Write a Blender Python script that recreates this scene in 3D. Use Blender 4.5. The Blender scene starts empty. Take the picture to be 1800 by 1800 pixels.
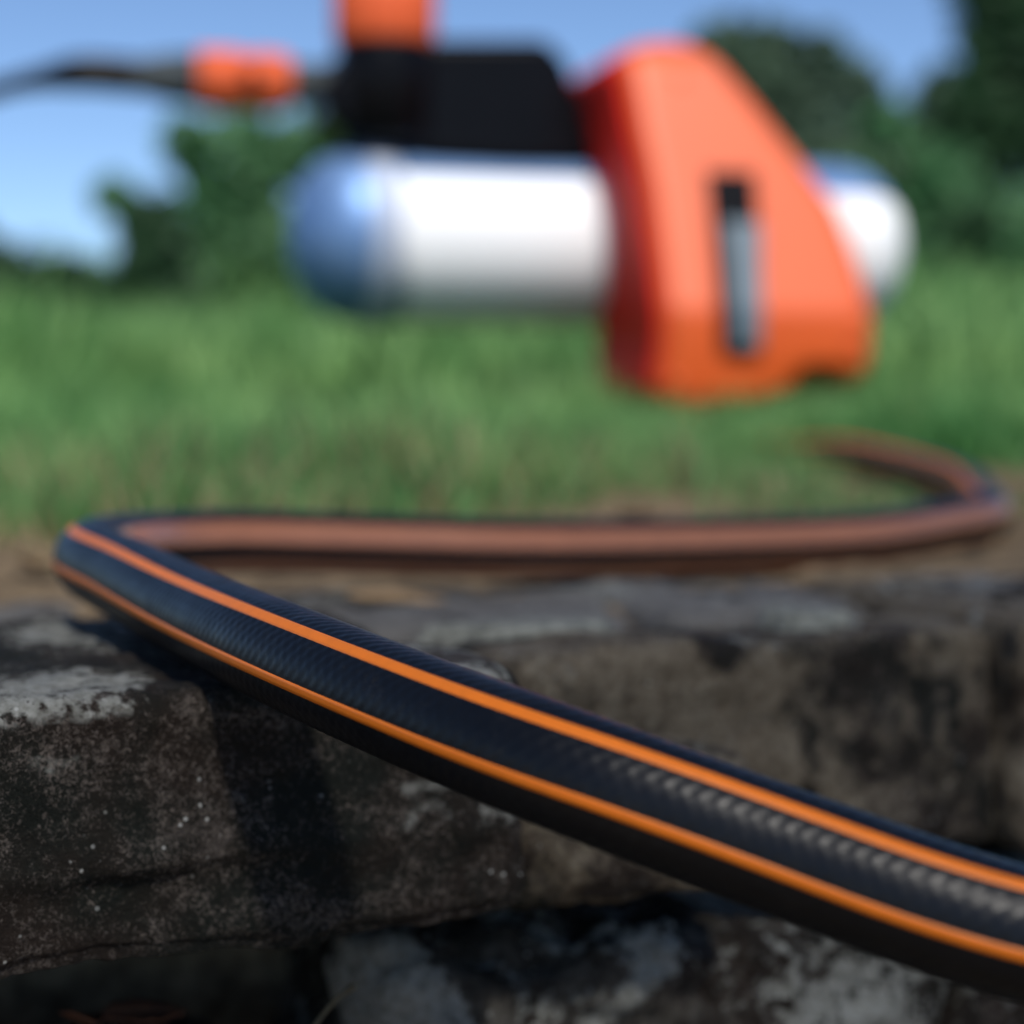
import bpy, bmesh, math, random
import numpy as np
from mathutils import Vector, Matrix, noise
R = math.radians
S = bpy.context.scene
col = S.collection

# ------------------------------------------------------------------ camera, sky, sun, exposure
FPX = 3359.0                                   # focal length in pixels of an 1800 px wide frame
cd = bpy.data.cameras.new('camera'); cam = bpy.data.objects.new('camera', cd); col.objects.link(cam)
cam.location = (0, 0, 0.06); cam.rotation_euler = (R(90), 0, 0)
cd.sensor_width = 36; cd.lens = 36 * FPX / 1800; cd.shift_y = -200 / 1800
cd.clip_start = 0.01; cd.clip_end = 2000
cd.dof.use_dof = True; cd.dof.focus_distance = 0.338; cd.dof.aperture_fstop = 8.2
S.camera = cam
SUN = Vector((0.17, -0.62, 0.77)).normalized()  # towards the sun
el = math.asin(SUN.z); az = math.atan2(SUN.x, SUN.y)
W = bpy.data.worlds.new('World'); S.world = W; W.use_nodes = True
nt = W.node_tree; bg = nt.nodes['Background']
sky = nt.nodes.new('ShaderNodeTexSky'); sky.sky_type = 'NISHITA'; sky.sun_disc = False
sky.sun_elevation = el; sky.sun_rotation = az
sky.altitude = 2000; sky.air_density = 0.85; sky.dust_density = 0.0; sky.ozone_density = 4.5
nt.links.new(sky.outputs[0], bg.inputs[0]); bg.inputs[1].default_value = 0.10
sl = bpy.data.lights.new('sun', 'SUN'); so = bpy.data.objects.new('sun', sl); col.objects.link(so)
sl.energy = 3.8; sl.angle = R(4); sl.color = (1.0, 0.95, 0.88)
so.rotation_euler = (-SUN).to_track_quat('-Z', 'Y').to_euler()
S.view_settings.view_transform = 'Standard'; S.view_settings.look = 'None'
S.view_settings.exposure = 0.45; S.view_settings.gamma = 1; S.view_settings.use_curve_mapping = False
S.render.engine = 'CYCLES'; S.render.resolution_x = 1024; S.render.resolution_y = 1024

def at(px, py, d):
    "world point seen at photo pixel (px, py) at distance d along the view axis"
    return Vector(((px - 900) / FPX * d, d, 0.06 + (700 - py) / FPX * d))

# ------------------------------------------------------------------ helpers
def tag(o, label=None, cat=None, group=None, kind=None):
    if label: o['label'] = label
    if cat: o['category'] = cat
    if group: o['group'] = group
    if kind: o['kind'] = kind
    return o
def empty(name, loc=(0, 0, 0), rz=0, parent=None):
    o = bpy.data.objects.new(name, None); col.objects.link(o); o.empty_display_size = 0.02
    o.location = loc; o.rotation_euler = (0, 0, rz); o.parent = parent
    return o
def mesh_obj(name, verts, faces, mat, parent=None, smooth=True):
    me = bpy.data.meshes.new(name)
    verts = np.asarray(verts, dtype=np.float32)
    if isinstance(faces, np.ndarray):
        k = faces.shape[1]; nf = len(faces)
        me.vertices.add(len(verts)); me.vertices.foreach_set('co', verts.ravel())
        me.loops.add(nf * k); me.loops.foreach_set('vertex_index', faces.astype(np.int32).ravel())
        me.polygons.add(nf); me.polygons.foreach_set('loop_start', np.arange(0, nf * k, k, dtype=np.int32))
        me.update(calc_edges=True)
    else:
        me.from_pydata([tuple(v) for v in verts], [], faces)
    me.validate()
    if smooth: me.polygons.foreach_set('use_smooth', np.ones(len(me.polygons), dtype=bool))
    me.materials.append(mat)
    o = bpy.data.objects.new(name, me); col.objects.link(o); o.parent = parent
    return o
def bm_obj(name, bm, mat, parent=None, smooth=True, bevel=0, seg=4):
    me = bpy.data.meshes.new(name)
    bmesh.ops.recalc_face_normals(bm, faces=bm.faces)
    bm.to_mesh(me); bm.free()
    if smooth: me.polygons.foreach_set('use_smooth', np.ones(len(me.polygons), dtype=bool))
    me.materials.append(mat)
    o = bpy.data.objects.new(name, me); col.objects.link(o); o.parent = parent
    if bevel:
        m = o.modifiers.new('bevel', 'BEVEL'); m.width = bevel; m.segments = seg; m.limit_method = 'ANGLE'; m.angle_limit = R(25)
        m.harden_normals = True
    return o
def prism(poly, v0, v1):
    "closed polygon in local (u, z) extruded along v"
    bm = bmesh.new()
    a = [bm.verts.new((u, v0, z)) for u, z in poly]; b = [bm.verts.new((u, v1, z)) for u, z in poly]
    bm.faces.new(a); bm.faces.new(b[::-1]); n = len(poly)
    for i in range(n): bm.faces.new((a[i], b[i], b[(i + 1) % n], a[(i + 1) % n]))
    return bm
def lathe(prof, n=48, axis='z', centre=(0, 0, 0), ribs=0, ribamp=0):
    "profile of (t, r) along an axis"
    bm = bmesh.new(); rings = []
    for t, r in prof:
        ring = []
        for k in range(n):
            a = 2 * math.pi * k / n
            rr = r * (1 + (ribamp if ribs and (k * ribs * 2 // n) % 2 else 0))
            c, s = rr * math.cos(a), rr * math.sin(a)
            p = (c, s, t) if axis == 'z' else (t, c, s)
            ring.append(bm.verts.new((p[0] + centre[0], p[1] + centre[1], p[2] + centre[2])))
        rings.append(ring)
    for i in range(len(rings) - 1):
        for k in range(n):
            bm.faces.new((rings[i][k], rings[i][(k + 1) % n], rings[i + 1][(k + 1) % n], rings[i + 1][k]))
    bm.faces.new(rings[0]); bm.faces.new(rings[-1][::-1])
    return bm
def catmull(pts, step):
    pts = [Vector(p) for p in pts]
    P = [2 * pts[0] - pts[1]] + pts + [2 * pts[-1] - pts[-2]]
    dense = []
    for i in range(1, len(P) - 2):
        p0, p1, p2, p3 = P[i - 1:i + 3]
        t0 = 0; t1 = t0 + (p1 - p0).length ** .5; t2 = t1 + (p2 - p1).length ** .5; t3 = t2 + (p3 - p2).length ** .5
        for j in range(60):
            t = t1 + (t2 - t1) * j / 60
            a1 = p0 * ((t1 - t) / (t1 - t0)) + p1 * ((t - t0) / (t1 - t0))
            a2 = p1 * ((t2 - t) / (t2 - t1)) + p2 * ((t - t1) / (t2 - t1))
            a3 = p2 * ((t3 - t) / (t3 - t2)) + p3 * ((t - t2) / (t3 - t2))
            b1 = a1 * ((t2 - t) / (t2 - t0)) + a2 * ((t - t0) / (t2 - t0))
            b2 = a2 * ((t3 - t) / (t3 - t1)) + a3 * ((t - t1) / (t3 - t1))
            dense.append(b1 * ((t2 - t) / (t2 - t1)) + b2 * ((t - t1) / (t2 - t1)))
    dense.append(pts[-1])
    D = np.array([tuple(p) for p in dense])
    for _ in range(12): D[1:-1] = (D[:-2] + 2 * D[1:-1] + D[2:]) / 4
    s = np.concatenate([[0], np.cumsum(np.linalg.norm(np.diff(D, axis=0), axis=1))])
    if callable(step):
        ss = [0.0]
        while ss[-1] < s[-1]: ss.append(ss[-1] + step(ss[-1]))
        ss[-1] = s[-1]; ss = np.array(ss)
    else: ss = np.linspace(0, s[-1], max(2, int(s[-1] / step)))
    C = np.stack([np.interp(ss, s, D[:, k]) for k in range(3)], 1)
    T = np.gradient(C, ss, axis=0)
    if len(T) > 30:
        ker = np.ones(5) / 5
        for k in range(3): T[2:-2, k] = np.convolve(T[:, k], ker, 'valid')
    T /= np.linalg.norm(T, axis=1)[:, None]
    L = np.cross(np.array([0, 0, 1.0]), T); L /= np.linalg.norm(L, axis=1)[:, None]
    U = np.cross(T, L)
    return ss, C, T, L, U

# ------------------------------------------------------------------ materials
def mat(name):
    m = bpy.data.materials.new(name); m.use_nodes = True
    t = m.node_tree; return m, t, t.nodes['Principled BSDF']
def N(t, typ, **kw):
    n = t.nodes.new(typ)
    for k, v in kw.items(): setattr(n, k, v)
    return n
def noise_n(t, vec, scale, detail=6, rough=.6, dist=0):
    n = N(t, 'ShaderNodeTexNoise'); n.inputs['Scale'].default_value = scale; n.inputs['Detail'].default_value = detail
    n.inputs['Roughness'].default_value = rough; n.inputs['Distortion'].default_value = dist
    t.links.new(vec, n.inputs['Vector']); return n.outputs['Fac']
def ramp(t, src, stops):
    r = N(t, 'ShaderNodeValToRGB'); e = r.color_ramp.elements
    while len(e) < len(stops): e.new(.5)
    for i, (p, c) in enumerate(stops):
        e[i].position = p; e[i].color = (c, c, c, 1) if isinstance(c, (int, float)) else (*c, 1)
    t.links.new(src, r.inputs[0]); return r.outputs[0]
def mix(t, f, a, b):
    m = N(t, 'ShaderNodeMix', data_type='RGBA')
    for s, v in ((m.inputs[0], f), (m.inputs[6], a), (m.inputs[7], b)):
        if hasattr(v, 'is_output'): t.links.new(v, s)
        elif isinstance(v, (int, float)): s.default_value = v if s is m.inputs[0] else (v, v, v, 1)
        else: s.default_value = (*v, 1)
    return m.outputs[2]
def math_n(t, op, a, b=None, clamp=False):
    m = N(t, 'ShaderNodeMath', operation=op); m.use_clamp = clamp
    for s, v in ((m.inputs[0], a), (m.inputs[1], b)):
        if v is None: continue
        if hasattr(v, 'is_output'): t.links.new(v, s)
        else: s.default_value = v
    return m.outputs[0]
def bump(t, bsdf, h, strength, dist):
    b = N(t, 'ShaderNodeBump'); b.inputs['Strength'].default_value = strength; b.inputs['Distance'].default_value = dist
    t.links.new(h, b.inputs['Height']); t.links.new(b.outputs[0], bsdf.inputs['Normal']); return b
def simple(name, c, rough=.5, metal=0, spec=.5, coat=0, var=.12, vscale=40, bmp=0.0, coat_rough=.1):
    m, t, b = mat(name)
    tc = N(t, 'ShaderNodeTexCoord').outputs['Object']
    n = noise_n(t, tc, vscale, 4)
    lo = tuple(x * (1 - var) for x in c); hi = tuple(min(1, x * (1 + var)) for x in c)
    t.links.new(mix(t, ramp(t, n, [(.35, 0), (.65, 1)]), lo, hi), b.inputs['Base Color'])
    b.inputs['Roughness'].default_value = rough; b.inputs['Metallic'].default_value = metal
    b.inputs['Specular IOR Level'].default_value = spec
    b.inputs['Coat Weight'].default_value = coat; b.inputs['Coat Roughness'].default_value = coat_rough
    if bmp: bump(t, b, noise_n(t, tc, vscale * 8, 3), .3, bmp)
    return m
def stone_mat(name, dark, mid, pale, lichen=.5, algae=.5, seed=0, lich_side=.0):
    m, t, b = mat(name)
    g = N(t, 'ShaderNodeNewGeometry')
    mp = N(t, 'ShaderNodeMapping'); t.links.new(g.outputs['Position'], mp.inputs[0]); mp.inputs['Location'].default_value = (seed, seed * .7, seed * 1.3)
    P = mp.outputs[0]
    big = noise_n(t, P, 14, 5, .6, .4); medn = noise_n(t, P, 70, 7, .68, .3); fine = noise_n(t, P, 420, 6, .75); grit = noise_n(t, P, 1500, 3, .7)
    c = mix(t, ramp(t, medn, [(.32, 0), (.68, 1)]), mid, pale)
    c = mix(t, ramp(t, fine, [(.38, .75), (.62, 0)]), c, dark)
    am = ramp(t, math_n(t, 'ADD', big, math_n(t, 'MULTIPLY', medn, .5)), [(.50 + algae * .40, 1), (.62 + algae * .40, 0)])
    alg = mix(t, ramp(t, noise_n(t, P, 30, 4), [(.4, 0), (.6, 1)]), (.006, .008, .005), (.016, .010, .006))
    hair = noise_n(t, P, 900, 5, .8, 1.2)
    alg = mix(t, ramp(t, math_n(t, 'ADD', hair, math_n(t, 'MULTIPLY', math_n(t, 'SUBTRACT', medn, .5), .5)), [(.52, 0), (.66, 1)]), alg, (.15, .125, .105))
    c = mix(t, am, c, alg)
    # lichen: crusts that favour the upward faces and edges
    sep = N(t, 'ShaderNodeSeparateXYZ'); t.links.new(g.outputs['Normal'], sep.inputs[0])
    up = ramp(t, sep.outputs[2], [(.05, lich_side), (.55, 1)])
    ln = math_n(t, 'ADD', math_n(t, 'MULTIPLY', noise_n(t, P, 24, 3, .5, .6), .6), math_n(t, 'MULTIPLY', noise_n(t, P, 260, 6, .7), .4))
    lm = ramp(t, ln, [(.62 - .16 * lichen, 0), (.66 - .16 * lichen, 1)])
    c = mix(t, math_n(t, 'MULTIPLY', lm, up), c, mix(t, ramp(t, fine, [(.4, 0), (.6, 1)]), (.20, .20, .17), (.36, .36, .32)))
    # isolated pale specks
    v = N(t, 'ShaderNodeTexVoronoi'); v.inputs['Scale'].default_value = 320; t.links.new(P, v.inputs['Vector'])
    sp = math_n(t, 'MULTIPLY', ramp(t, math_n(t, 'ADD', v.outputs['Distance'], math_n(t, 'MULTIPLY', fine, .25)), [(.22, 1), (.28, 0)]), ramp(t, math_n(t, 'ADD', noise_n(t, P, 40, 3), math_n(t, 'MULTIPLY', fine, .3)), [(.68, 0), (.76, 1)]))
    c = mix(t, sp, c, (.46, .46, .42))
    t.links.new(c, b.inputs['Base Color'])
    b.inputs['Roughness'].default_value = .9; b.inputs['Specular IOR Level'].default_value = .25
    h = math_n(t, 'ADD', math_n(t, 'MULTIPLY', fine, .7), math_n(t, 'ADD', math_n(t, 'MULTIPLY', grit, .35), math_n(t, 'MULTIPLY', medn, 1.2)))
    bump(t, b, h, 1.0, .0022)
    return m

M = {}
M['stone_dark'] = stone_mat('dark_weathered_stone', (.012, .0095, .008), (.042, .034, .028), (.12, .10, .084), lichen=.5, algae=.9, seed=1.3, lich_side=.0)
M['stone_brown'] = stone_mat('brown_grey_stone', (.07, .05, .03), (.17, .13, .085), (.25, .215, .155), lichen=.3, algae=.50, seed=4.1, lich_side=.15)
M['stone_pale'] = stone_mat('lichened_pale_stone', (.02, .016, .012), (.055, .046, .036), (.13, .12, .10), lichen=.65, algae=.7, seed=7.7, lich_side=.9)
M['stone_grey'] = stone_mat('grey_top_stone', (.10, .09, .078), (.19, .178, .158), (.29, .275, .245), lichen=.5, algae=.25, seed=9.2, lich_side=.2)

# hose rubber with an embossed braid under the skin
m, t, b = mat('black_hose_rubber')
b.inputs['Base Color'].default_value = (.004, .0045, .006, 1); b.inputs['Roughness'].default_value = .34; b.inputs['Specular IOR Level'].default_value = .30
uvn = N(t, 'ShaderNodeUVMap').outputs[0]
su = N(t, 'ShaderNodeSeparateXYZ'); t.links.new(uvn, su.inputs[0])
w = math_n(t, 'SINE', math_n(t, 'MULTIPLY', su.outputs[0], 2 * math.pi / .0011))
nz = noise_n(t, uvn, 900, 4, .6)
bump(t, b, math_n(t, 'ADD', math_n(t, 'MULTIPLY', w, .0), nz), .45, .00011)
t.links.new(ramp(t, noise_n(t, uvn, 160, 5, .7), [(.3, .32), (.7, .46)]), b.inputs['Roughness'])
t.links.new(mix(t, math_n(t, 'MULTIPLY', ramp(t, noise_n(t, uvn, 110, 6, .75, .5), [(.52, 0), (.75, 1)]), ramp(t, noise_n(t, uvn, 2200, 3, .8), [(.5, 0), (.7, 1)])), (.004, .0045, .006), (.07, .062, .05)), b.inputs['Base Color'])
M['rubber'] = m
M['stripe'] = simple('orange_hose_stripe', (.88, .20, .008), rough=.42, var=.04, vscale=300)
M['band'] = simple('wide_orange_hose_band', (.36, .14, .07), rough=.27, var=.06, vscale=200)
M['orange'] = simple('orange_pump_plastic', (.66, .088, .005), rough=.5, coat=.5, coat_rough=.5, var=.03, vscale=12)
M['orange_dark'] = simple('orange_cap_plastic', (.62, .10, .03), rough=.6, spec=.2, var=.05)
M['black'] = simple('black_plastic', (.003, .003, .004), rough=.32, spec=.12, var=.2)
M['grey'] = simple('grey_plastic', (.04, .05, .055), rough=.6, spec=.25, var=.1)
M['lever'] = simple('blue_grey_plastic', (.11, .15, .18), rough=.4, var=.1)
M['steel'] = simple('steel_sky_reflection', (.15, .27, .50), rough=.5, metal=.45, var=.03, vscale=20)  # tank steel, with the blue of the reflected sky put into its colour
M['white'] = simple('reflection_white', (.80, .81, .82), rough=.8, spec=.2, var=.01)  # bright reflection in the steel tank, painted as plain white
M['bark'] = simple('bark', (.07, .05, .035), rough=.9, vscale=6, var=.4)
M['twig'] = simple('dry_twig', (.13, .10, .05), rough=.8, vscale=200, var=.3)
M['leaf_red'] = simple('dead_leaf_rust', (.12, .045, .02), rough=.8, vscale=120, var=.4)
M['leaf_tan'] = simple('dead_leaf_tan', (.34, .22, .11), rough=.8, vscale=90, var=.3)

def soil_mat():
    m, t, b = mat('soil_and_turf')
    g = N(t, 'ShaderNodeNewGeometry').outputs['Position']
    n1 = noise_n(t, g, 9, 5); n2 = noise_n(t, g, 90, 6, .7)
    c = mix(t, ramp(t, n2, [(.35, 0), (.65, 1)]), (.09, .065, .04), (.34, .245, .145))
    s = N(t, 'ShaderNodeSeparateXYZ'); t.links.new(g, s.inputs[0])
    far = ramp(t, math_n(t, 'DIVIDE', math_n(t, 'ADD', s.outputs[1], math_n(t, 'MULTIPLY', n1, .5)), 3.0), [(.42, 0), (.62, 1)])
    c = mix(t, far, c, mix(t, ramp(t, n1, [(.4, 0), (.6, 1)]), (.03, .06, .014), (.055, .10, .025)))
    t.links.new(c, b.inputs['Base Color']); b.inputs['Roughness'].default_value = 1; b.inputs['Specular IOR Level'].default_value = .1
    bump(t, b, n2, .8, .004)
    return m
M['soil'] = soil_mat()
def leafy(name, a, c2, scale, transl=.25):
    m, t, b = mat(name)
    g = N(t, 'ShaderNodeNewGeometry').outputs['Position']
    n = noise_n(t, g, scale, 3, .6)
    cc = mix(t, ramp(t, n, [(.35, 0), (.65, 1)]), a, c2)
    t.links.new(cc, b.inputs['Base Color']); b.inputs['Roughness'].default_value = .55; b.inputs['Specular IOR Level'].default_value = .3
    tr = N(t, 'ShaderNodeBsdfTranslucent'); t.links.new(cc, tr.inputs[0])
    ms = N(t, 'ShaderNodeMixShader'); ms.inputs[0].default_value = transl
    t.links.new(b.outputs[0], ms.inputs[1]); t.links.new(tr.outputs[0], ms.inputs[2])
    t.links.new(ms.outputs[0], t.nodes['Material Output'].inputs[0])
    return m
M['grass'] = leafy('grass_blade', (.06, .20, .05), (.25, .43, .15), 6, .3)
M['leaf_mid'] = leafy('mid_green_leaf', (.06, .18, .07), (.13, .27, .12), 2.5)
M['leaf_dark'] = leafy('dark_green_leaf', (.018, .05, .022), (.05, .12, .05), 1.8)
M['leaf_grey'] = leafy('grey_green_leaf', (.06, .11, .075), (.12, .19, .12), 1.5)

# ------------------------------------------------------------------ ground sheet
GP = [(-60, -.6), (.30, -.55), (.50, -.50), (.545, -.02), (.57, -.006), (.8, .0), (1.2, .016), (1.9, .035), (4, .12), (8, .34), (15, .66), (40, 1.5), (400, 6), (900, 8)]
GY = [p[0] for p in GP]; GZ = [p[1] for p in GP]
def gz(x, y):
    z = float(np.interp(y, GY, GZ))
    if y > .6:
        k = min(1, (y - .6) / 1.5)
        z += .006 * k * noise.noise((x * 5, y * 5, 0)) + .02 * min(1, y / 4) * noise.noise((x * .9, y * .9, 3))
    return z
ys = np.concatenate([[-60, -10, -1, .3, .42, .5, .52], np.linspace(.545, .9, 90), np.geomspace(.905, 4, 120), np.geomspace(4.1, 900, 60)])
xs = np.concatenate([-np.geomspace(900, .72, 40), np.linspace(-.7, .7, 200), np.geomspace(.72, 900, 40)])
V = []
for y in ys:
    for x in xs:
        z = gz(x, y)
        if .5 < y < 2: z += .0035 * noise.fractal((x * 40, y * 40, 1), .8, 2, 4)
        V.append((x, y, z))
nx, ny = len(xs), len(ys)
i = np.arange(ny - 1)[:, None] * nx + np.arange(nx - 1)[None, :]
F = np.stack([i, i + 1, i + nx + 1, i + nx], -1).reshape(-1, 4)
tag(mesh_obj('ground', V, F, M['soil']), kind='structure')

# ------------------------------------------------------------------ dry stone wall
wall = empty('stone_wall', (0, .42, -.5))
tag(wall, 'old dry stone wall of dark mossy slabs with the hose lying over its top', 'wall')
def stone(A, B, z0, z1, depth, material, seed, res=.004, r=.008, amp=.003, ledge=0, tilt=0, topslope=0):
    A, B = Vector((*A, 0)), Vector((*B, 0)); d = B - A; L = d.length; a = math.atan2(d.y, d.x)
    h = np.array([L / 2, depth / 2, (z1 - z0) / 2]); n = [max(4, int(2 * x / res)) for x in h]
    pts = []; quads = []
    for ax in range(3):
        u, v = [k for k in range(3) if k != ax]
        for s in (-1, 1):
            gu = np.linspace(-1, 1, n[u] + 1); gv = np.linspace(-1, 1, n[v] + 1)
            uu, vv = np.meshgrid(gu, gv, indexing='ij'); p = np.zeros(uu.shape + (3,)); p[..., u] = uu; p[..., v] = vv; p[..., ax] = s
            base = sum(len(q) for q in pts); pts.append(p.reshape(-1, 3))
            ii = (np.arange(n[u])[:, None] * (n[v] + 1) + np.arange(n[v])[None, :]) + base
            q = np.stack([ii, ii + n[v] + 1, ii + n[v] + 2, ii + 1], -1).reshape(-1, 4)
            if (s == 1) == (ax == 1): q = q[:, ::-1]
            quads.append(q)
    P = np.concatenate(pts); Q = np.concatenate(quads)
    key, inv = np.unique(np.round(P, 6), axis=0, return_inverse=True); inv = inv.reshape(-1)
    Q = inv[Q]; P = key * h
    r = min(r, h.min() * .8); q = np.clip(P, -(h - r), h - r); D = P - q; D /= np.linalg.norm(D, axis=1)[:, None] + 1e-12
    P = q + D * r
    out = np.empty_like(P); so_ = seed * 3.17
    for k in range(len(P)):
        x, y, z = P[k]; dd = D[k]
        f = noise.fractal((x * 22 + so_, y * 22, z * 30), .9, 2.1, 3) * amp * 1.3 + noise.fractal((x * 120 + so_, y * 120, z * 120), .75, 2.1, 4) * amp * .38
        if ledge and abs(dd[1]) > .5 and dd[1] < 0:      # strata: broken horizontal ledges on the front face
            zz = z + .004 * noise.noise((x * 14 + so_, 0, 0)) + .0015 * noise.noise((x * 60 + so_, 2, 0))
            st = 1 / (1 + math.exp((zz + .009) / .0009))
            f += ledge * (-st * .8 + .55 * math.exp(-((zz + .0065) / .004) ** 2)) * (.6 + .8 * noise.noise((x * 20 + so_, 5, 0)))
        out[k] = (x + dd[0] * f, y + dd[1] * f, z + dd[2] * f + tilt * x + topslope * y)
    c, s_ = math.cos(a), math.sin(a); mid = (A + B) / 2
    X = out[:, 0]; Y = out[:, 1] + depth / 2
    Wd = np.stack([mid.x + X * c - Y * s_, mid.y + X * s_ + Y * c, out[:, 2] + (z0 + z1) / 2], 1) - np.array(wall.location)
    return mesh_obj('stone', Wd, Q, material, wall)
# top course, front row
s = stone((-.27, .266), (.004, .402), -.048, .0030, .135, M['stone_dark'], 1, res=.0009, r=.0055, amp=.0019, ledge=.0026, tilt=0.0)
s['label'] = 'near dark slab in focus with a pale lichen rim'
s = stone((-.002, .440), (.130, .508), -.058, .000, .038, M['stone_brown'], 2, res=.0014, r=.0055, amp=.0017)
s['label'] = 'brown rounded block behind the hose'
stone((-.006, .414), (.056, .432), -.0505, -.022, .05, M['stone_brown'], 3, res=.0014, r=.006, amp=.003)
stone((.1345, .502), (.36, .602), -.06, .002, .11, M['stone_brown'], 4, res=.0025, amp=.003, r=.005)
stone((-.56, .17), (-.275, .262), -.06, -.002, .14, M['stone_dark'], 5, res=.004)
stone((.37, .60), (.62, .70), -.06, .002, .12, M['stone_grey'], 6, res=.005)
# top course, back row
stone((-.40, .46), (-.125, .478), -.05, -.004, .13, M['stone_grey'], 7, res=.003, amp=.0025)
stone((-.12, .525), (.035, .532), -.05, -.003, .10, M['stone_grey'], 8, res=.002, amp=.0022)
stone((.045, .545), (.20, .600), -.05, -.001, .085, M['stone_grey'], 9, res=.002, amp=.0022)
stone((.205, .61), (.42, .68), -.05, -.001, .10, M['stone_grey'], 10, res=.003)
# second course
s = stone((-.034, .432), (.115, .478), -.150, -.068, .10, M['stone_pale'], 11, res=.0014, r=.012, amp=.006)
s['label'] = 'lower block blotched with white lichen'
stone((.120, .470), (.32, .55), -.150, -.066, .10, M['stone_pale'], 12, res=.003, r=.012, amp=.005)
stone((-.22, .352), (-.045, .41), -.160, -.100, .10, M['stone_dark'], 13, res=.002, r=.01, amp=.005)
stone((-.48, .26), (-.23, .35), -.155, -.066, .12, M['stone_dark'], 14, res=.005)
stone((.33, .55), (.58, .65), -.155, -.066, .12, M['stone_brown'], 15, res=.006)
M['lichen'] = simple('pale_lichen', (.17, .17, .14), rough=.95, vscale=260, var=.5, bmp=.0004)
def lichen(x, y, rx, ry, z, rot, seed):
    n, mr = 40, 8; V = [(x, y, z + .0009)]
    for i in range(1, mr + 1):
        for k in range(n):
            a = 2 * math.pi * k / n; w_ = 1 + .35 * noise.noise((math.cos(a) * 1.6 + seed, math.sin(a) * 1.6, 0)) + .22 * noise.noise((math.cos(a) * 5 + seed, math.sin(a) * 5, 2))
            q_ = i / mr; px_, py_ = rx * w_ * q_ * math.cos(a), ry * w_ * q_ * math.sin(a)
            V.append((x + px_ * math.cos(rot) - py_ * math.sin(rot), y + px_ * math.sin(rot) + py_ * math.cos(rot), z + .0009 * (1 - q_ ** 4) + .0006 * noise.noise((px_ * 300, py_ * 300, seed)) - (.004 if i == mr else 0)))
    f = [(0, 1 + k, 1 + (k + 1) % n) for k in range(n)] + [(1 + (i - 1) * n + k, 1 + i * n + k, 1 + i * n + (k + 1) % n, 1 + (i - 1) * n + (k + 1) % n) for i in range(1, mr) for k in range(n)]
    return mesh_obj('lichen_patch', np.array(V) - np.array(wall.location), f, M['lichen'], wall)
lichen(.078, .512, .0125, .011, .0028, .35, 1)
lichen(.002, .487, .022, .010, .0022, .1, 5)
rw = random.Random(5)
z = -.16; k = 20
while z > -.56:
    hh = rw.uniform(.06, .09); u = -.58 + rw.uniform(-.03, .03)
    while u < .62:
        w_ = rw.uniform(.12, .24); y0 = .40 + u * .36
        stone((u, y0), (u + w_ - .006, y0 + (w_ - .006) * .36), z - hh + .006, z - .002, .14, rw.choice([M['stone_dark'], M['stone_brown'], M['stone_grey']]), k, res=.01, amp=.005)
        u += w_; k += 1
    z -= hh

# ------------------------------------------------------------------ the hose
HR = .0097
path = [(.25 * 1.0, .262, -.060), (.150, .278, -.034), at(1800, 1643, .279), at(1400, 1505, .288), at(1000, 1355, .300), at(740, 1253, .322), at(500, 1152, .358), at(340, 1079, .405),
        at(236, 1024, .448), (-.1092, .496, .0184), (-.1094, .538, .0178), (-.1025, .565, .0168), (-.084, .588, .0158), (-.045, .606, .0135), (.0, .622, .0112), (.046, .650, .0094), (.125, .700, .0084),
        (.163, .742, .0098), (.196, .79, .0112), at(1724, 882, .865), at(1690, 848, .95), at(1600, 818, 1.06), at(1490, 796, 1.18), at(1390, 796, 1.30), (.155, 1.55, .030), (.17, 1.80, .08)]
hose = empty('garden_hose', (-.04, .352, 0))
tag(hose, 'black rubber garden hose with orange stripes looping in an S over the stone wall', 'hose')
ho = np.array(hose.location)
ss, C, T, Lf, Up = catmull(path, lambda s_: .00042 if .12 < s_ < .62 else .0016)
NA = 120
ang = np.linspace(0, 2 * math.pi, NA, endpoint=False)
def braid(s_, a_):
    # raised diamonds of the textile braid pressed through the rubber skin
    p1 = 2 * math.pi * s_ / .0027 + a_ * 15; p2 = 2 * math.pi * s_ / .0027 - a_ * 15
    return np.sin(p1) + .6 * np.sin(p2)
SS, AA = np.meshgrid(ss, ang, indexing='ij')
near = np.clip(1 - (SS - .62) / .1, 0, 1)
dg = np.degrees(AA)
msk = 1 - sum(np.clip(1.6 - np.abs((dg - c_ + 180) % 360 - 180) / w_, 0, 1) for c_, w_ in ((57, 7), (355.8, 7), (158.5, 24), (232, 21)))
rad = HR + near * np.clip(msk, 0, 1) * .000042 * braid(SS, AA)
Vt = C[:, None, :] + rad[..., None] * (np.cos(AA)[..., None] * Lf[:, None, :] + np.sin(AA)[..., None] * Up[:, None, :]) - ho
i = np.arange(len(ss) - 1)[:, None]; j = np.arange(NA)[None, :]; j1 = (j + 1) % NA
Fq = np.stack([i * NA + j, (i + 1) * NA + j, (i + 1) * NA + j1, i * NA + j1], -1).reshape(-1, 4)[:, ::-1]
tube = mesh_obj('tube_wall', Vt.reshape(-1, 3), Fq, M['rubber'], hose)
uv = tube.data.uv_layers.new(name='UVMap')
vi = np.empty(len(tube.data.loops), dtype=np.int32); tube.data.loops.foreach_get('vertex_index', vi)
uvs = np.stack([ss[vi // NA], ang[vi % NA] * HR], 1)
uv.data.foreach_set('uv', uvs.astype(np.float32).ravel())
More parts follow.
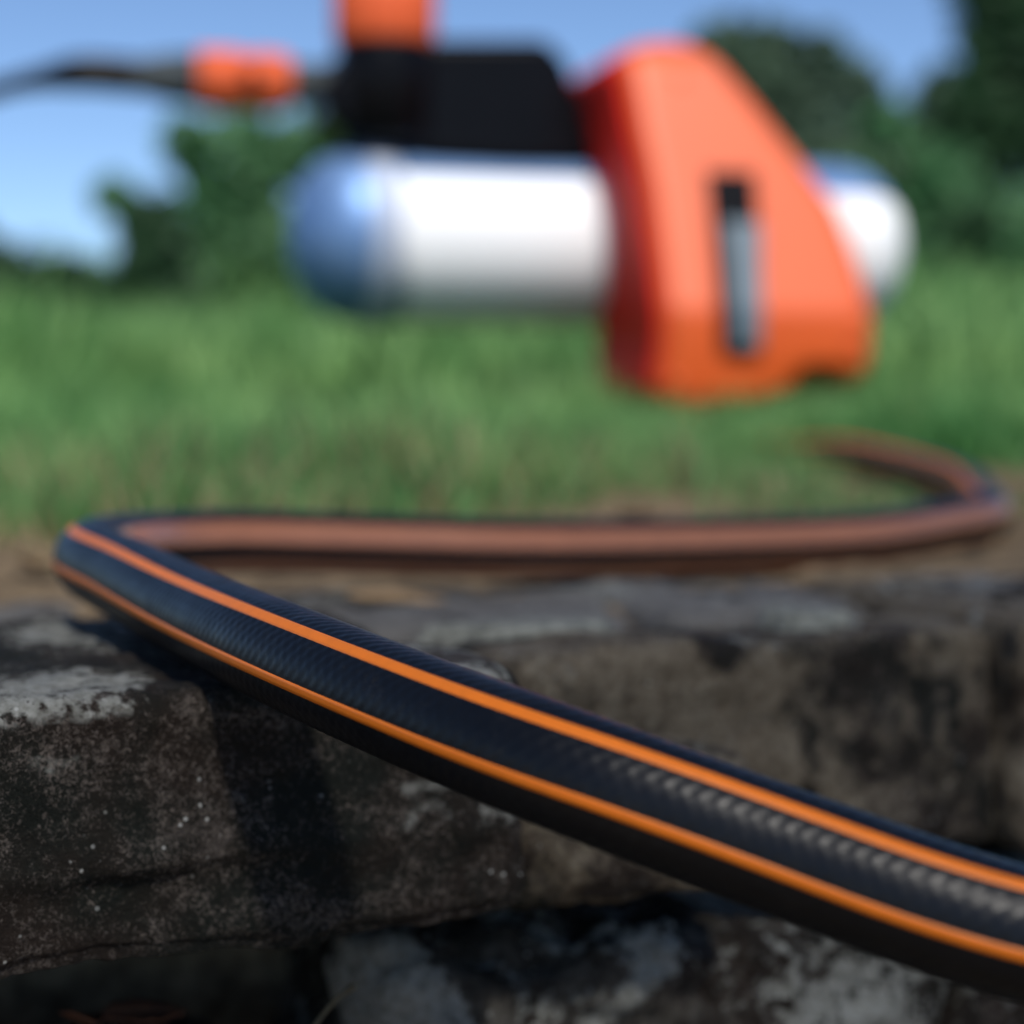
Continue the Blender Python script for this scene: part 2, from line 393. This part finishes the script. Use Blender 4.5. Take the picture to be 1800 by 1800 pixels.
def stripe(a0, a1, m_, name='stripe'):
    n = max(3, int(abs(a1 - a0) / 3)); aa = np.radians(np.linspace(a0, a1, n + 1)); rr = np.full(n + 1, HR + .00010); rr[0] = rr[-1] = HR - .0002
    aa = np.concatenate([[aa[0] - .01], aa, [aa[-1] + .01]]); rr = np.concatenate([[HR - .0002], np.full(n + 1, HR + .00010), [HR - .0002]])
    idx = np.arange(0, len(ss), 3); c_, l_, u_ = C[idx], Lf[idx], Up[idx]
    Vv = c_[:, None, :] + rr[None, :, None] * (np.cos(aa)[None, :, None] * l_[:, None, :] + np.sin(aa)[None, :, None] * u_[:, None, :]) - ho
    k = len(aa); i = np.arange(len(idx) - 1)[:, None]; j = np.arange(k - 1)[None, :]
    f = np.stack([i * k + j, (i + 1) * k + j, (i + 1) * k + j + 1, i * k + j + 1], -1).reshape(-1, 4)[:, ::-1]
    return mesh_obj(name, Vv.reshape(-1, 3), f, m_, hose)
stripe(50.5, 63.5, M['stripe'])
stripe(-9.5, 1, M['stripe'])
stripe(136, 181, M['band'], 'wide_band')['label'] = 'wide orange band on the upper inner side'
stripe(212, 252, M['band'], 'wide_band')['label'] = 'wide orange band on the lower inner side'

# ------------------------------------------------------------------ the pump
TH = R(15); PD = 1.87; PX = 1200
px0 = (PX - 900) / FPX * PD
pump = empty('garden_pump', (px0, PD, .035), TH)
tag(pump, 'bright orange garden pump with a horizontal steel tank standing in the grass', 'pump')
def uz(px, py, v=-.10):
    "local (u, z) of the pump for a photo pixel on its plane at depth offset v"
    # X = x0 + u cos - v sin ; Y = PD + u sin + v cos ; px = 900 + FPX X / Y
    k = (px - 900) / FPX
    u = (k * (PD + v * math.cos(TH)) - px0 + v * math.sin(TH)) / (math.cos(TH) - k * math.sin(TH))
    Y = PD + u * math.sin(TH) + v * math.cos(TH)
    return u, .06 + (700 - py) / FPX * Y - .035
def flatbm(bm):
    return bm
def ppoly(pts, v): return [uz(x, y, v) for x, y in pts]
fr = -.225
LEAN = .30
def face_v(z):
    "depth of the housing's front face at height z: leans back above, tucks under below"
    zk = uz(1300, 545, fr)[1]
    return fr + max(0, z - zk) * LEAN + max(0, zk - z) ** 1.5 * .55
def lean_all(o, z0=None):
    for v_ in o.data.vertices:
        if z0 is None or True: v_.co.y += face_v(v_.co.z) - fr
    return o
lev = [(38, 1177, 1232), (41, 1157, 1246), (50, 1132, 1262), (66, 1116, 1278), (92, 1110, 1300), (150, 1120, 1345), (228, 1132, 1400), (290, 1144, 1446), (350, 1154, 1488), (420, 1161, 1512), (480, 1167, 1528), (560, 1174, 1542), (620, 1172, 1541), (680, 1164, 1532), (706, 1167, 1524), (716, 1168, 1508)]
py = np.concatenate([np.linspace(38, 92, 9), np.linspace(100, 700, 61), [706, 712, 716]])
bm = bmesh.new(); rings = []; NR = 96; side_rows = []
for y_ in py:
    xl = np.interp(y_, [l[0] for l in lev], [l[1] for l in lev]); xr = np.interp(y_, [l[0] for l in lev], [l[2] for l in lev])
    ul, z_ = uz(xl, y_, fr); ur, z2 = uz(xr, y_, fr); z_ = (z_ + z2) / 2
    t_ = max(0, (92 - y_) / 54); fv = face_v(z_) + .02 * t_ ** 2; bv = -.05 + .85 * max(0, z_ - uz(1300, 545, fr)[1]) - .03 * t_ ** 2
    if y_ > 700: fv += .006 * (y_ - 700) / 16; bv -= .006 * (y_ - 700) / 16
    if 60 < y_ < 700: side_rows.append((ul, (face_v(z_) - fr) * math.tan(TH), fv + .010, bv + .012, z_))
    hu, hvv = (ur - ul) / 2, (bv - fv) / 2; rcs = [min(q_, hu * .6) for q_ in (.016, .016, .014, .016)]; ring = []
    for k in range(NR):                                   # rounded rectangle
        q_ = k // (NR // 4); f_ = (k % (NR // 4)) / (NR // 4)
        cs = [(1, 1), (-1, 1), (-1, -1), (1, -1)][q_]; nx_ = [(-1, 1), (-1, -1), (1, -1), (1, 1)][q_]
        rc = rcs[q_]; rn = rcs[(q_ + 1) % 4]
        if f_ < .5:
            a_ = math.pi / 2 * (q_ + f_ * 2); p_ = (cs[0] * (hu - rc) + rc * math.cos(a_), cs[1] * (hvv - rc) + rc * math.sin(a_))
        else:
            g_ = (f_ - .5) * 2 + 1e-9; a_ = math.pi / 2 * (q_ + 1)
            p0 = (cs[0] * (hu - rc) + rc * math.cos(a_), cs[1] * (hvv - rc) + rc * math.sin(a_)); p1 = (nx_[0] * (hu - rn) + rn * math.cos(a_), nx_[1] * (hvv - rn) + rn * math.sin(a_))
            p_ = (p0[0] * (1 - g_) + p1[0] * g_, p0[1] * (1 - g_) + p1[1] * g_)
        u_, v__ = (ul + ur) / 2 + p_[0], (fv + bv) / 2 + p_[1]; zz = z_
        if y_ > 640:                                      # arch between the two feet of the housing
            s_ = (u_ - ul) / (ur - ul); zz += (y_ - 640) / 76 * (.030 * math.exp(-((s_ - .76) / .10) ** 2) + .022 * max(0, s_ - .35) / .65)
        ring.append(bm.verts.new((u_ + (face_v(z_) - fr) * math.tan(TH), v__, zz)))
    rings.append(ring)
for i in range(len(rings) - 1):
    for k in range(NR): bm.faces.new((rings[i][k], rings[i][(k + 1) % NR], rings[i + 1][(k + 1) % NR], rings[i + 1][k]))
bm.faces.new(rings[0]); bm.faces.new(rings[-1][::-1])
body = bm_obj('housing', bm, M['orange'], pump)
M['red'] = simple('shade_red_plastic', (.66, .022, .012), rough=.6, spec=.15, var=.05)  # shade on the orange housing's left side, put into a deep red colour
SV = []
for (ul_, off_, f_, b_2, z_2) in side_rows:
    for k in range(9):
        SV.append((ul_ + off_ - .0022, f_ + (b_2 - f_) * k / 8, z_2))
i = np.arange(len(side_rows) - 1)[:, None]; j = np.arange(8)[None, :]
o = mesh_obj('side_shade', SV, np.stack([i * 9 + j, (i + 1) * 9 + j, (i + 1) * 9 + j + 1, i * 9 + j + 1], -1).reshape(-1, 4), M['red'], pump)
o['label'] = 'shaded side of the orange housing, its shade coloured deep red'; q = o.modifiers.new('solid', 'SOLIDIFY'); q.thickness = .0016; q.offset = 0
def slab(name, rows, off0, off1, m_, bev):
    "rows of (py, left px, right px): a strip that follows the front face"
    bm = bmesh.new(); rr = []
    ysr = np.linspace(rows[0][0], rows[-1][0], 24)
    for y_ in ysr:
        xa = np.interp(y_, [q[0] for q in rows], [q[1] for q in rows]); xb = np.interp(y_, [q[0] for q in rows], [q[2] for q in rows])
        (ua, za), (ub, _) = uz(xa, y_, fr), uz(xb, y_, fr); v_ = face_v(za); sh = (v_ - fr) * math.tan(TH); ua += sh; ub += sh
        rr.append([bm.verts.new(p) for p in ((ua, v_ - off1, za), (ub, v_ - off1, za), (ub, v_ - off0, za), (ua, v_ - off0, za))])
    for i in range(len(rr) - 1):
        for k in range(4): bm.faces.new((rr[i][k], rr[i][(k + 1) % 4], rr[i + 1][(k + 1) % 4], rr[i + 1][k]))
    bm.faces.new(rr[0]); bm.faces.new(rr[-1][::-1])
    return bm_obj(name, bm, m_, pump, bevel=bev, seg=3)
slab('handle_recess', [(290, 1248, 1337), (400, 1255, 1340), (628, 1266, 1338)], -.02, .0012, M['black'], .0008)
slab('lever', [(385, 1272, 1340), (440, 1278, 1338), (612, 1284, 1334)], -.008, .010, M['lever'], .003)
for (x, y) in ((1208, 120), (1500, 600), (1190, 670)):
    u, z = uz(x, y, fr)
    dv = face_v(z) - fr; b_ = lathe([(fr + dv - .0008, .0055), (fr + dv + .006, .0055)], 20, 'z'); bmesh.ops.rotate(b_, verts=b_.verts, cent=(0, 0, 0), matrix=Matrix.Rotation(R(-90), 3, 'X'))
    bmesh.ops.translate(b_, verts=b_.verts, vec=(u + dv * math.tan(TH), 0, z)); bm_obj('screw', b_, M['orange_dark'], pump)
# tank: horizontal, domed ends
uL, zc = uz(512, 412, 0); uR, _ = uz(1566, 412, 0); TR = .081
prof = []
DL = .06
for k in range(13):
    a = math.pi / 2 * k / 12; prof.append((uL + DL * (1 - math.cos(a)), max(.0005, TR * math.sin(a) ** .8)))
for k in range(12, -1, -1):
    a = math.pi / 2 * k / 12; prof.append((uR - DL * (1 - math.cos(a)), max(.0005, TR * math.sin(a))))
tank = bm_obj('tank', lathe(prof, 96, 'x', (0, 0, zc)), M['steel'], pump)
# white sleeve painting the bright reflection on the steel tank's camera side
uA, _ = uz(705, 420, -.08); uB, _ = uz(1120, 420, -.06)
def wrap(u0f, u1, e0, e1, rr, name, material, label, parent):
    V = []; n = 48; mm = 24
    for i in range(n + 1):
        e = math.radians(e0 + (e1 - e0) * i / n)
        for j in range(mm + 1):
            u = u0f(i / n) + (u1 - u0f(i / n)) * j / mm
            for q in (rr,): V.append((u, -q * math.cos(e), zc + q * math.sin(e)))
    i = np.arange(n)[:, None]; j = np.arange(mm)[None, :]; k = mm + 1
    f = np.stack([i * k + j, i * k + j + 1, (i + 1) * k + j + 1, (i + 1) * k + j], -1).reshape(-1, 4)
    o = mesh_obj(name, V, f, material, parent)
    so2 = o.modifiers.new('solid', 'SOLIDIFY'); so2.thickness = .0012; so2.offset = 0
    o['label'] = label; return o
wrap(lambda t: uA - .012 + .028 * (1 - t), uB, -84, 37, TR + .0015, 'white_reflection', M['white'], 'bright reflection painted as a white panel round the steel tank', pump)
# white shell painting the bright reflection on the right dome
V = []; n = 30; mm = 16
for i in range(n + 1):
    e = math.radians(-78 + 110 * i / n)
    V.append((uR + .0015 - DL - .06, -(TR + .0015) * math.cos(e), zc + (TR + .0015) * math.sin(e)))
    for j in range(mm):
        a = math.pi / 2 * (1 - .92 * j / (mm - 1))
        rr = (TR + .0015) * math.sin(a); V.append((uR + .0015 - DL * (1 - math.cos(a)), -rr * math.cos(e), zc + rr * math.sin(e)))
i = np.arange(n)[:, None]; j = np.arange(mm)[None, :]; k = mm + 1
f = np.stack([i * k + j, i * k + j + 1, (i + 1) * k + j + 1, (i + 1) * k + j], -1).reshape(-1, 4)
o = mesh_obj('white_reflection', V, f, M['white'], pump); o['label'] = 'bright reflection painted as a white panel on the right dome'
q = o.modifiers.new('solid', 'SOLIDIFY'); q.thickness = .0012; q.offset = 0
# pale ring painting the reflection stripe between left dome and white sleeve
uS, _ = uz(655, 420, -.05)
bm_obj('pale_reflection_ring', lathe([(uS - .006, TR * .985), (uS - .004, TR + .0035), (uS + .022, TR + .0035), (uS + .024, TR * .985)], 96, 'x', (0, 0, zc)), simple('steel_pale_reflection', (.42, .48, .60), rough=.6, metal=.3, var=.02), pump)
# black pump head above the tank
hv = -.055
bm_obj('pump_head', prism(ppoly([(604, 72), (700, 66), (966, 66), (1000, 106), (1022, 170), (1055, 292), (900, 296), (760, 282), (690, 262), (612, 238), (574, 205), (568, 140), (600, 112)], hv), hv, .06), M['black'], pump, bevel=.016, seg=5)
u0, zt = uz(684, 70, hv); _, zb = uz(684, 255, hv)
bm_obj('head_column', lathe([(zb, .030), (zb + .012, .042), (zt - .004, .0445), (zt, .043)], 48, 'z', (u0, hv + .022, 0)), M['black'], pump)
bm_obj('filler_cap', lathe([(zt - .002, .0455), (zt + .002, .0475), (zt + .055, .0475), (zt + .062, .043)], 72, 'z', (u0, hv + .022, 0), ribs=18, ribamp=-.03), M['orange_dark'], pump)
# connector on the left of the head, along u
cu = lambda x: uz(x, 143, 0)[0]; cz = uz(437, 143, 0)[1]
PXM = FPX / 1.80
def hlathe(name, pts, m_, ribs=0, ra=0, dz=0, par=pump):
    return bm_obj(name, lathe([(cu(x), max(.001, r / PXM)) for x, r in pts], 60, 'x', (0, 0, cz + dz), ribs, ra), m_, par)
hlathe('outlet_stub', [(505, 34), (520, 36), (600, 38), (606, 30)], M['grey'])
hlathe('connector_ring', [(342, 44), (350, 52), (420, 53), (425, 47), (446, 47), (450, 52), (500, 50), (510, 42)], M['orange_dark'], 16, -.03)
hlathe('connector_sleeve', [(150, 15), (195, 24), (250, 32), (300, 42), (344, 45)], M['grey'])
b_ = bmesh.new(); bmesh.ops.create_uvsphere(b_, u_segments=16, v_segments=8, radius=.0075)
bmesh.ops.translate(b_, verts=b_.verts, vec=(cu(437), -47 / PXM, cz)); bm_obj('release_button', b_, M['black'], pump)
# thin black cable hanging from the sleeve out of the frame on the left
pts = [Vector((cu(235), 0, cz)), Vector((cu(150), 0, cz + .001)), Vector((cu(80), .0, cz - .005)), Vector((cu(0), 0, cz - .016)), Vector((cu(-200), .01, cz - .06)), Vector((cu(-420), .02, cz - .16)), Vector((cu(-560), .04, cz - .335))]
s2, c2, t2, l2, u2 = catmull(pts, .004)
r2 = np.interp(s2, [0, .03, .055, .08, .11], [.017, .017, .016, .011, .0085])
aa = np.linspace(0, 2 * math.pi, 16, endpoint=False)
Vc = c2[:, None, :] + r2[:, None, None] * (np.cos(aa)[None, :, None] * l2[:, None, :] + np.sin(aa)[None, :, None] * u2[:, None, :])
i = np.arange(len(s2) - 1)[:, None]; j = np.arange(16)[None, :]
mesh_obj('outlet_cable', Vc.reshape(-1, 3), np.stack([i * 16 + j, (i + 1) * 16 + j, (i + 1) * 16 + (j + 1) % 16, i * 16 + (j + 1) % 16], -1).reshape(-1, 4)[:, ::-1], M['black'], pump)
# feet
for (x0, x1, v0) in ((1180, 1240, -.07), (1450, 1505, -.07), (1200, 1250, .06), (1440, 1480, .06)):
    a0 = uz(x0, 700, v0)[0]; a1 = uz(x1, 700, v0)[0]
    bm_obj('foot', prism([(a0, -.012), (a1, -.012), (a1 - .004, .06), (a0 + .004, .06)], v0, v0 + .03), M['black'], pump, bevel=.003, seg=2)

# ------------------------------------------------------------------ litter
def leaf_obj(name, P, L, W_, rz, tilt, m_, seed, curl=.25):
    rr = random.Random(seed); V = []; n = 10
    for i in range(n + 1):
        t_ = i / n; w_ = W_ * math.sin(math.pi * min(.98, t_ * .96 + .03)) ** .8 * (1 - .25 * t_) * (1 + rr.uniform(-.08, .08))
        for s_ in (-1, -.5, 0, .5, 1):
            V.append(((t_ - .5) * L, s_ * w_ / 2, curl * L * ((t_ - .5) ** 2) + abs(s_) * w_ * .22 + rr.uniform(-.0004, .0004)))
    f = [(i * 5 + j, (i + 1) * 5 + j, (i + 1) * 5 + j + 1, i * 5 + j + 1) for i in range(n) for j in range(4)]
    o = mesh_obj(name, V, f, m_); o.location = P; o.rotation_euler = (tilt, tilt * .5, rz)
    q = o.modifiers.new('solid', 'SOLIDIFY'); q.thickness = .0004; return o
def twig(name, pts, r0, r1, m_, par=None, bulb=0):
    s2, c2, t2, l2, u2 = catmull(pts, .001); n = len(s2)
    r2 = np.linspace(r0, r1, n)
    if bulb: r2 = r2 + bulb * np.exp(-((s2 / s2[-1] - .93) / .07) ** 2)
    aa = np.linspace(0, 2 * math.pi, 10, endpoint=False); org = c2[0].copy()
    Vc = c2[:, None, :] + r2[:, None, None] * (np.cos(aa)[None, :, None] * l2[:, None, :] + np.sin(aa)[None, :, None] * u2[:, None, :]) - org
    i = np.arange(n - 1)[:, None]; j = np.arange(10)[None, :]
    o = mesh_obj(name, Vc.reshape(-1, 3), np.stack([i * 10 + j, (i + 1) * 10 + j, (i + 1) * 10 + (j + 1) % 10, i * 10 + (j + 1) % 10], -1).reshape(-1, 4)[:, ::-1], m_, par)
    o.location = org; return o
tag(twig('twig', [at(525, 1840, .395), at(572, 1778, .40), at(598, 1750, .402), at(625, 1732, .404)], .0006, .0004, M['twig'], bulb=.0004), 'thin pale twig poking out of the dark gap under the near slab', 'twig')
tag(leaf_obj('dead_leaf', at(250, 1790, .425), .020, .011, .5, .2, M['leaf_red'], 3), 'rust brown dead leaf in the dark gap, right one of the two', 'leaf', 'dead leaves in the gap')
tag(leaf_obj('dead_leaf', at(140, 1796, .42), .017, .010, 2.2, .3, M['leaf_red'], 4), 'rust brown dead leaf in the dark gap, left one of the two', 'leaf', 'dead leaves in the gap')
for (x, y, L_, rz, lb) in ((-.035, .575, .030, .3, 'tan dry leaf lying just in front of the far hose, left of the middle'), (.030, .80, .040, 1.3, 'tan dry leaf on the soil behind the far hose near the grass edge'),
                       (.055, .83, .034, 2.1, 'tan dry leaf at the grass edge, right of another dry leaf'), (-.165, .66, .04, 1.9, 'tan dry leaf on the bare soil left of the hose bend')):
    tag(leaf_obj('dry_leaf', (x, y, gz(x, y) + .004), L_, L_ * .5, rz, .15, M['leaf_tan'], int(x * 900) + 50), lb, 'leaf', 'dry tan leaves on the soil')

# ------------------------------------------------------------------ grass
rg = np.random.default_rng(3)
def grass(n, y0, y1, spread, h0, h1, w0, name='blades'):
    u = rg.random(n); y = y0 * (y1 / y0) ** u if y1 / y0 > 1.5 else y0 + (y1 - y0) * u
    x = (rg.random(n) * 2 - 1) * spread * (y + .25)
    dens = np.array([noise.noise((a * 3.2, b * 3.2, 7)) + .6 * noise.noise((a * 9, b * 9, 2)) for a, b in zip(x, y)])
    edge = .82 + .08 * np.sin(x * 9) + .06 * np.sin(x * 23 + 1)
    keep = (dens > -.28 - .2 * rg.random(n)) & (y > edge + .35 * rg.random(n) ** 3) 
    hp = C[(C[:, 1] > .6) & (C[:, 2] < .06)][::6, :2]
    dh = np.full(len(x), 9.0); nr = np.where(y < 1.9)[0]
    for s0 in range(0, len(nr), 4000):
        q = nr[s0:s0 + 4000]; dh[q] = np.sqrt(((np.stack([x[q], y[q]], 1)[:, None] - hp[None]) ** 2).sum(-1)).min(1)
    keep &= dh > .016
    low = np.where((x > .10) & (x < .30) & (y < 1.2), np.clip(dh / .16, .3, 1), 1)[keep]
    x, y, dens = x[keep], y[keep], dens[keep]; m_ = len(x)
    z = np.array([gz(a, b) for a, b in zip(x, y)])
    h = (h0 + (h1 - h0) * rg.random(m_) ** 1.4) * (.75 + .6 * np.clip(dens + .3, 0, 1)) * np.clip((y - edge[keep]) / .35 + .45, .45, 1) * low * (1 + .5 * np.exp(-((y - 1.74) / .14) ** 2))
    a = rg.random(m_) * 2 * np.pi; w_ = w0 * (.6 + .8 * rg.random(m_)); lean = .15 + .65 * rg.random(m_); la = rg.random(m_) * 2 * np.pi
    V = np.zeros((m_, 7, 3))
    for k, (t_, ww) in enumerate(((0, 1), (.38, .85), (.72, .55))):
        cx = x + np.cos(la) * h * lean * t_ ** 2; cy = y + np.sin(la) * h * lean * t_ ** 2; cz_ = z + h * t_ * (1 - .25 * lean * t_) - .002
        V[:, 2 * k] = np.stack([cx - np.cos(a) * w_ * ww / 2, cy - np.sin(a) * w_ * ww / 2, cz_], 1)
        V[:, 2 * k + 1] = np.stack([cx + np.cos(a) * w_ * ww / 2, cy + np.sin(a) * w_ * ww / 2, cz_], 1)
    V[:, 6] = np.stack([x + np.cos(la) * h * lean, y + np.sin(la) * h * lean, z + h * (1 - .25 * lean)], 1)
    base = (np.arange(m_) * 7)[:, None]
    tri = np.array([[0, 1, 3], [0, 3, 2], [2, 3, 5], [2, 5, 4], [4, 5, 6]])
    return V.reshape(-1, 3), (base[:, None, :] + tri[None]).reshape(-1, 3)
parts = [grass(42000, .78, 2.6, .42, .018, .055, .0028), grass(38000, 2.2, 8, .42, .04, .17, .007), grass(24000, 6, 22, .5, .10, .36, .028)]
off = 0; Vs = []; Fs = []
for v_, f_ in parts: Vs.append(v_); Fs.append(f_ + off); off += len(v_)
tag(mesh_obj('grass', np.concatenate(Vs), np.concatenate(Fs), M['grass']), 'bright green grass growing behind the stone wall', 'grass', kind='stuff')

M['straw'] = leafy('straw_blade', (.26, .20, .09), (.40, .33, .17), 20, .2)
v_, f_ = grass(26000, .70, 1.15, .42, .02, .05, .0022)
pk = rg.random(len(v_) // 7) < .16                                   # thin dry blades mixed into the edge of the turf
v7 = v_.reshape(-1, 7, 3)[pk]; v7[:, :, 1] -= .05; v7[:, :, 2] -= .001
tri = np.array([[0, 1, 3], [0, 3, 2], [2, 3, 5], [2, 5, 4], [4, 5, 6]])
tag(mesh_obj('dry_grass', v7.reshape(-1, 3), ((np.arange(len(v7)) * 7)[:, None, None] + tri[None]).reshape(-1, 3), M['straw']), 'straw coloured dry blades where the grass meets the soil', 'dry grass', kind='stuff')

# ------------------------------------------------------------------ shrubs and trees
def crown_mesh(rng, blobs, nleaf, size):
    Vs = []
    tot = sum(b[3] * b[3] for b in blobs)
    for (bx, by, bz, br, sq) in blobs:
        n = int(nleaf * br * br / tot)
        d = rng.normal(size=(n, 3)); d /= np.linalg.norm(d, axis=1)[:, None]
        rr = br * (.45 + .6 * rng.random(n) ** .6)
        # clump the leaves: move them towards random twig ends
        k = max(6, n // 60); ce = rng.normal(size=(k, 3)); ce /= np.linalg.norm(ce, axis=1)[:, None]; ce *= (.55 + .5 * rng.random(k))[:, None] * br
        p = d * rr[:, None]; ci = rng.integers(0, k, n); mixk = (rng.random(n) * .85)[:, None]
        p = p * (1 - mixk) + (ce[ci] + rng.normal(size=(n, 3)) * br * .10) * mixk
        p[:, 2] *= sq; p += np.array([bx, by, bz])
        a = rng.normal(size=(n, 3)); a /= np.linalg.norm(a, axis=1)[:, None]; b = np.cross(a, rng.normal(size=(n, 3))); b /= np.linalg.norm(b, axis=1)[:, None]
        s_ = (size * (.6 + .8 * rng.random(n)))[:, None]
        Vs.append(np.stack([p - a * s_, p + b * s_ * .55, p + a * s_, p - b * s_ * .55], 1))
    V = np.concatenate(Vs).reshape(-1, 3); F = np.arange(len(V)).reshape(-1, 4)
    return V, F
def plant(name, label, cat, base, blobs, m_, nleaf, size, seed, trunk_r, group=None):
    "blobs: photo-scale spheres given as offsets (dx, dy, z, r, squash) from the base"
    root = empty(name, base); tag(root, label, cat, group); rng = np.random.default_rng(seed)
    V, F = crown_mesh(rng, blobs, nleaf, size)
    mesh_obj('crown', V, F, m_, root, smooth=False)
    top = max(blobs, key=lambda b: b[2]); bm = bmesh.new(); rnd = random.Random(seed)
    def limb(p, q, r0, r1):
        n = 8; ax = (q - p).normalized(); s_ = ax.orthogonal().normalized(); t_ = ax.cross(s_)
        rings = []
        for w_ in (0, .33, .66, 1):
            c = p.lerp(q, w_) + Vector((rnd.uniform(-1, 1), rnd.uniform(-1, 1), 0)) * r0 * .5 * (0 < w_ < 1); r_ = r0 + (r1 - r0) * w_
            rings.append([bm.verts.new(c + r_ * (math.cos(2 * math.pi * k / n) * s_ + math.sin(2 * math.pi * k / n) * t_)) for k in range(n)])
        for i in range(3):
            for k in range(n): bm.faces.new((rings[i][k], rings[i][(k + 1) % n], rings[i + 1][(k + 1) % n], rings[i + 1][k]))
    fork = Vector((top[0] * .4, top[1] * .4, top[2] * .45))
    limb(Vector((0, 0, -.1)), fork, trunk_r, trunk_r * .7)
    for b in blobs: limb(fork, Vector((b[0], b[1], b[2])), trunk_r * .6, trunk_r * .15)
    bm_obj('trunk', bm, M['bark'], root)
    return root
def bush_at(name, label, cat, d, blobs_px, m_, nleaf, size, seed, trunk_r, group=None, thick=.8):
    "blobs_px: (px, py, radius in photo pixels, squash)"
    cx = np.mean([b[0] for b in blobs_px]); X = (cx - 900) / FPX * d; base = Vector((X, d, gz(X, d)))
    bl = []
    rr = random.Random(seed)
    for (x, y, r, sq) in blobs_px:
        p = at(x, y, d); bl.append((p.x - base.x, rr.uniform(-.3, .3) * r / FPX * d * thick, p.z - base.z, r / FPX * d, sq))
    return plant(name, label, cat, base, bl, m_, nleaf, size, seed, trunk_r, group)
bush_at('shrub', 'dark green shrub at the left edge beyond the grass', 'shrub', 5.6, [(60, 540, 110, .9), (-60, 500, 120, 1), (170, 590, 80, .8), (130, 500, 60, 1), (20, 620, 90, .6), (220, 620, 80, .6)], M['leaf_dark'], 7000, .024, 11, .03)
bush_at('shrub', 'mid green rounded shrub directly left of the pump tank', 'shrub', 6.4, [(430, 290, 110, 1.1), (370, 420, 120, 1.1), (490, 480, 110, 1.2), (330, 260, 60, 1), (540, 270, 80, 1), (330, 560, 90, 1), (600, 430, 90, 1), (460, 600, 100, .7), (580, 560, 90, .8), (200, 350, 45, 1)], M['leaf_mid'], 9000, .027, 12, .03)
bush_at('shrub', 'narrow dark shrub between the left edge shrub and the mid green one', 'shrub', 6.0, [(270, 430, 70, 1.5), (300, 540, 80, 1), (230, 520, 60, 1)], M['leaf_dark'], 5200, .024, 13, .03)
bush_at('shrub', 'low mid green shrub behind the pump', 'shrub', 9.5, [(650, 560, 80, .8), (800, 560, 90, .8), (950, 560, 90, .8), (1090, 540, 90, .9)], M['leaf_dark'], 4200, .035, 14, .03)
bush_at('tree', 'grey green tree rising behind the top of the orange housing', 'tree', 15.0, [(1330, 150, 95, 1), (1270, 90, 70, .9), (1360, 70, 55, .8), (1450, 90, 50, .9), (1420, 160, 80, 1.1), (1440, 290, 110, 1), (1300, 260, 90, 1), (1480, 420, 110, 1)], M['leaf_grey'], 7500, .06, 15, .09)
bush_at('tree', 'tall dark tree at the upper right corner', 'tree', 13.0, [(1780, 60, 115, 1.1), (1720, 200, 90, 1), (1820, 220, 130, 1), (1760, -60, 120, 1), (1700, 290, 80, 1)], M['leaf_dark'], 9000, .055, 16, .09)
bush_at('shrub', 'mid green shrub at the right edge below the tall dark tree', 'shrub', 10.0, [(1640, 330, 90, 1), (1560, 230, 60, .9), (1500, 330, 70, 1), (1760, 420, 110, .9), (1600, 440, 100, .9), (1860, 380, 90, 1), (1720, 540, 110, .7), (1560, 560, 90, .7)], M['leaf_mid'], 6500, .04, 17, .04)
bush_at('shrub', 'small near black shrub at the right of the tank dome', 'shrub', 8.6, [(1710, 400, 52, 1.1), (1680, 450, 50, .8)], M['leaf_dark'], 2400, .03, 18, .02)
bush_at('tree', 'broad hazy green tree filling the gap between the housing and the tall dark tree', 'tree', 18.0, [(1560, 270, 95, 1), (1650, 240, 90, 1), (1470, 350, 100, 1), (1620, 400, 110, 1), (1500, 160, 65, 1), (1660, 160, 60, 1)], M['leaf_grey'], 9000, .07, 19, .1)
# far wood: one mass along the horizon
rng = np.random.default_rng(40); bl = []
for k in range(46):
    x = -26 + 52 * k / 45 + rng.normal() * .4; r = rng.uniform(1.0, 1.7); y = 46 + rng.normal() * 2
    bl.append((x, y, gz(x, y) + r * .8, r, .9))
Vw, Fw = crown_mesh(rng, bl, 26000, .16)
tag(mesh_obj('distant_wood', Vw, Fw, M['leaf_dark'], smooth=False), 'dark wood far behind the grass', 'wood', kind='stuff')

# unseen tree added behind the camera to half-shade the wall
tp = Vector((.10, .30, 0)) + SUN * (4.6 / SUN.z); tb = Vector((tp.x, tp.y, gz(tp.x, tp.y)))
hz = tp.z - tb.z
plant('tree', 'unseen young tree added behind the camera to shade the stone wall', 'tree', tb, [(0, 0, hz, 1.05, .8), (.5, .1, hz - .2, .8, .8), (-.5, -.3, hz - .1, .8, .8), (.1, .5, hz - .3, .7, .8), (.1, -.7, hz - .2, .8, .8)], M['leaf_mid'], 1500, .045, 77, .07)
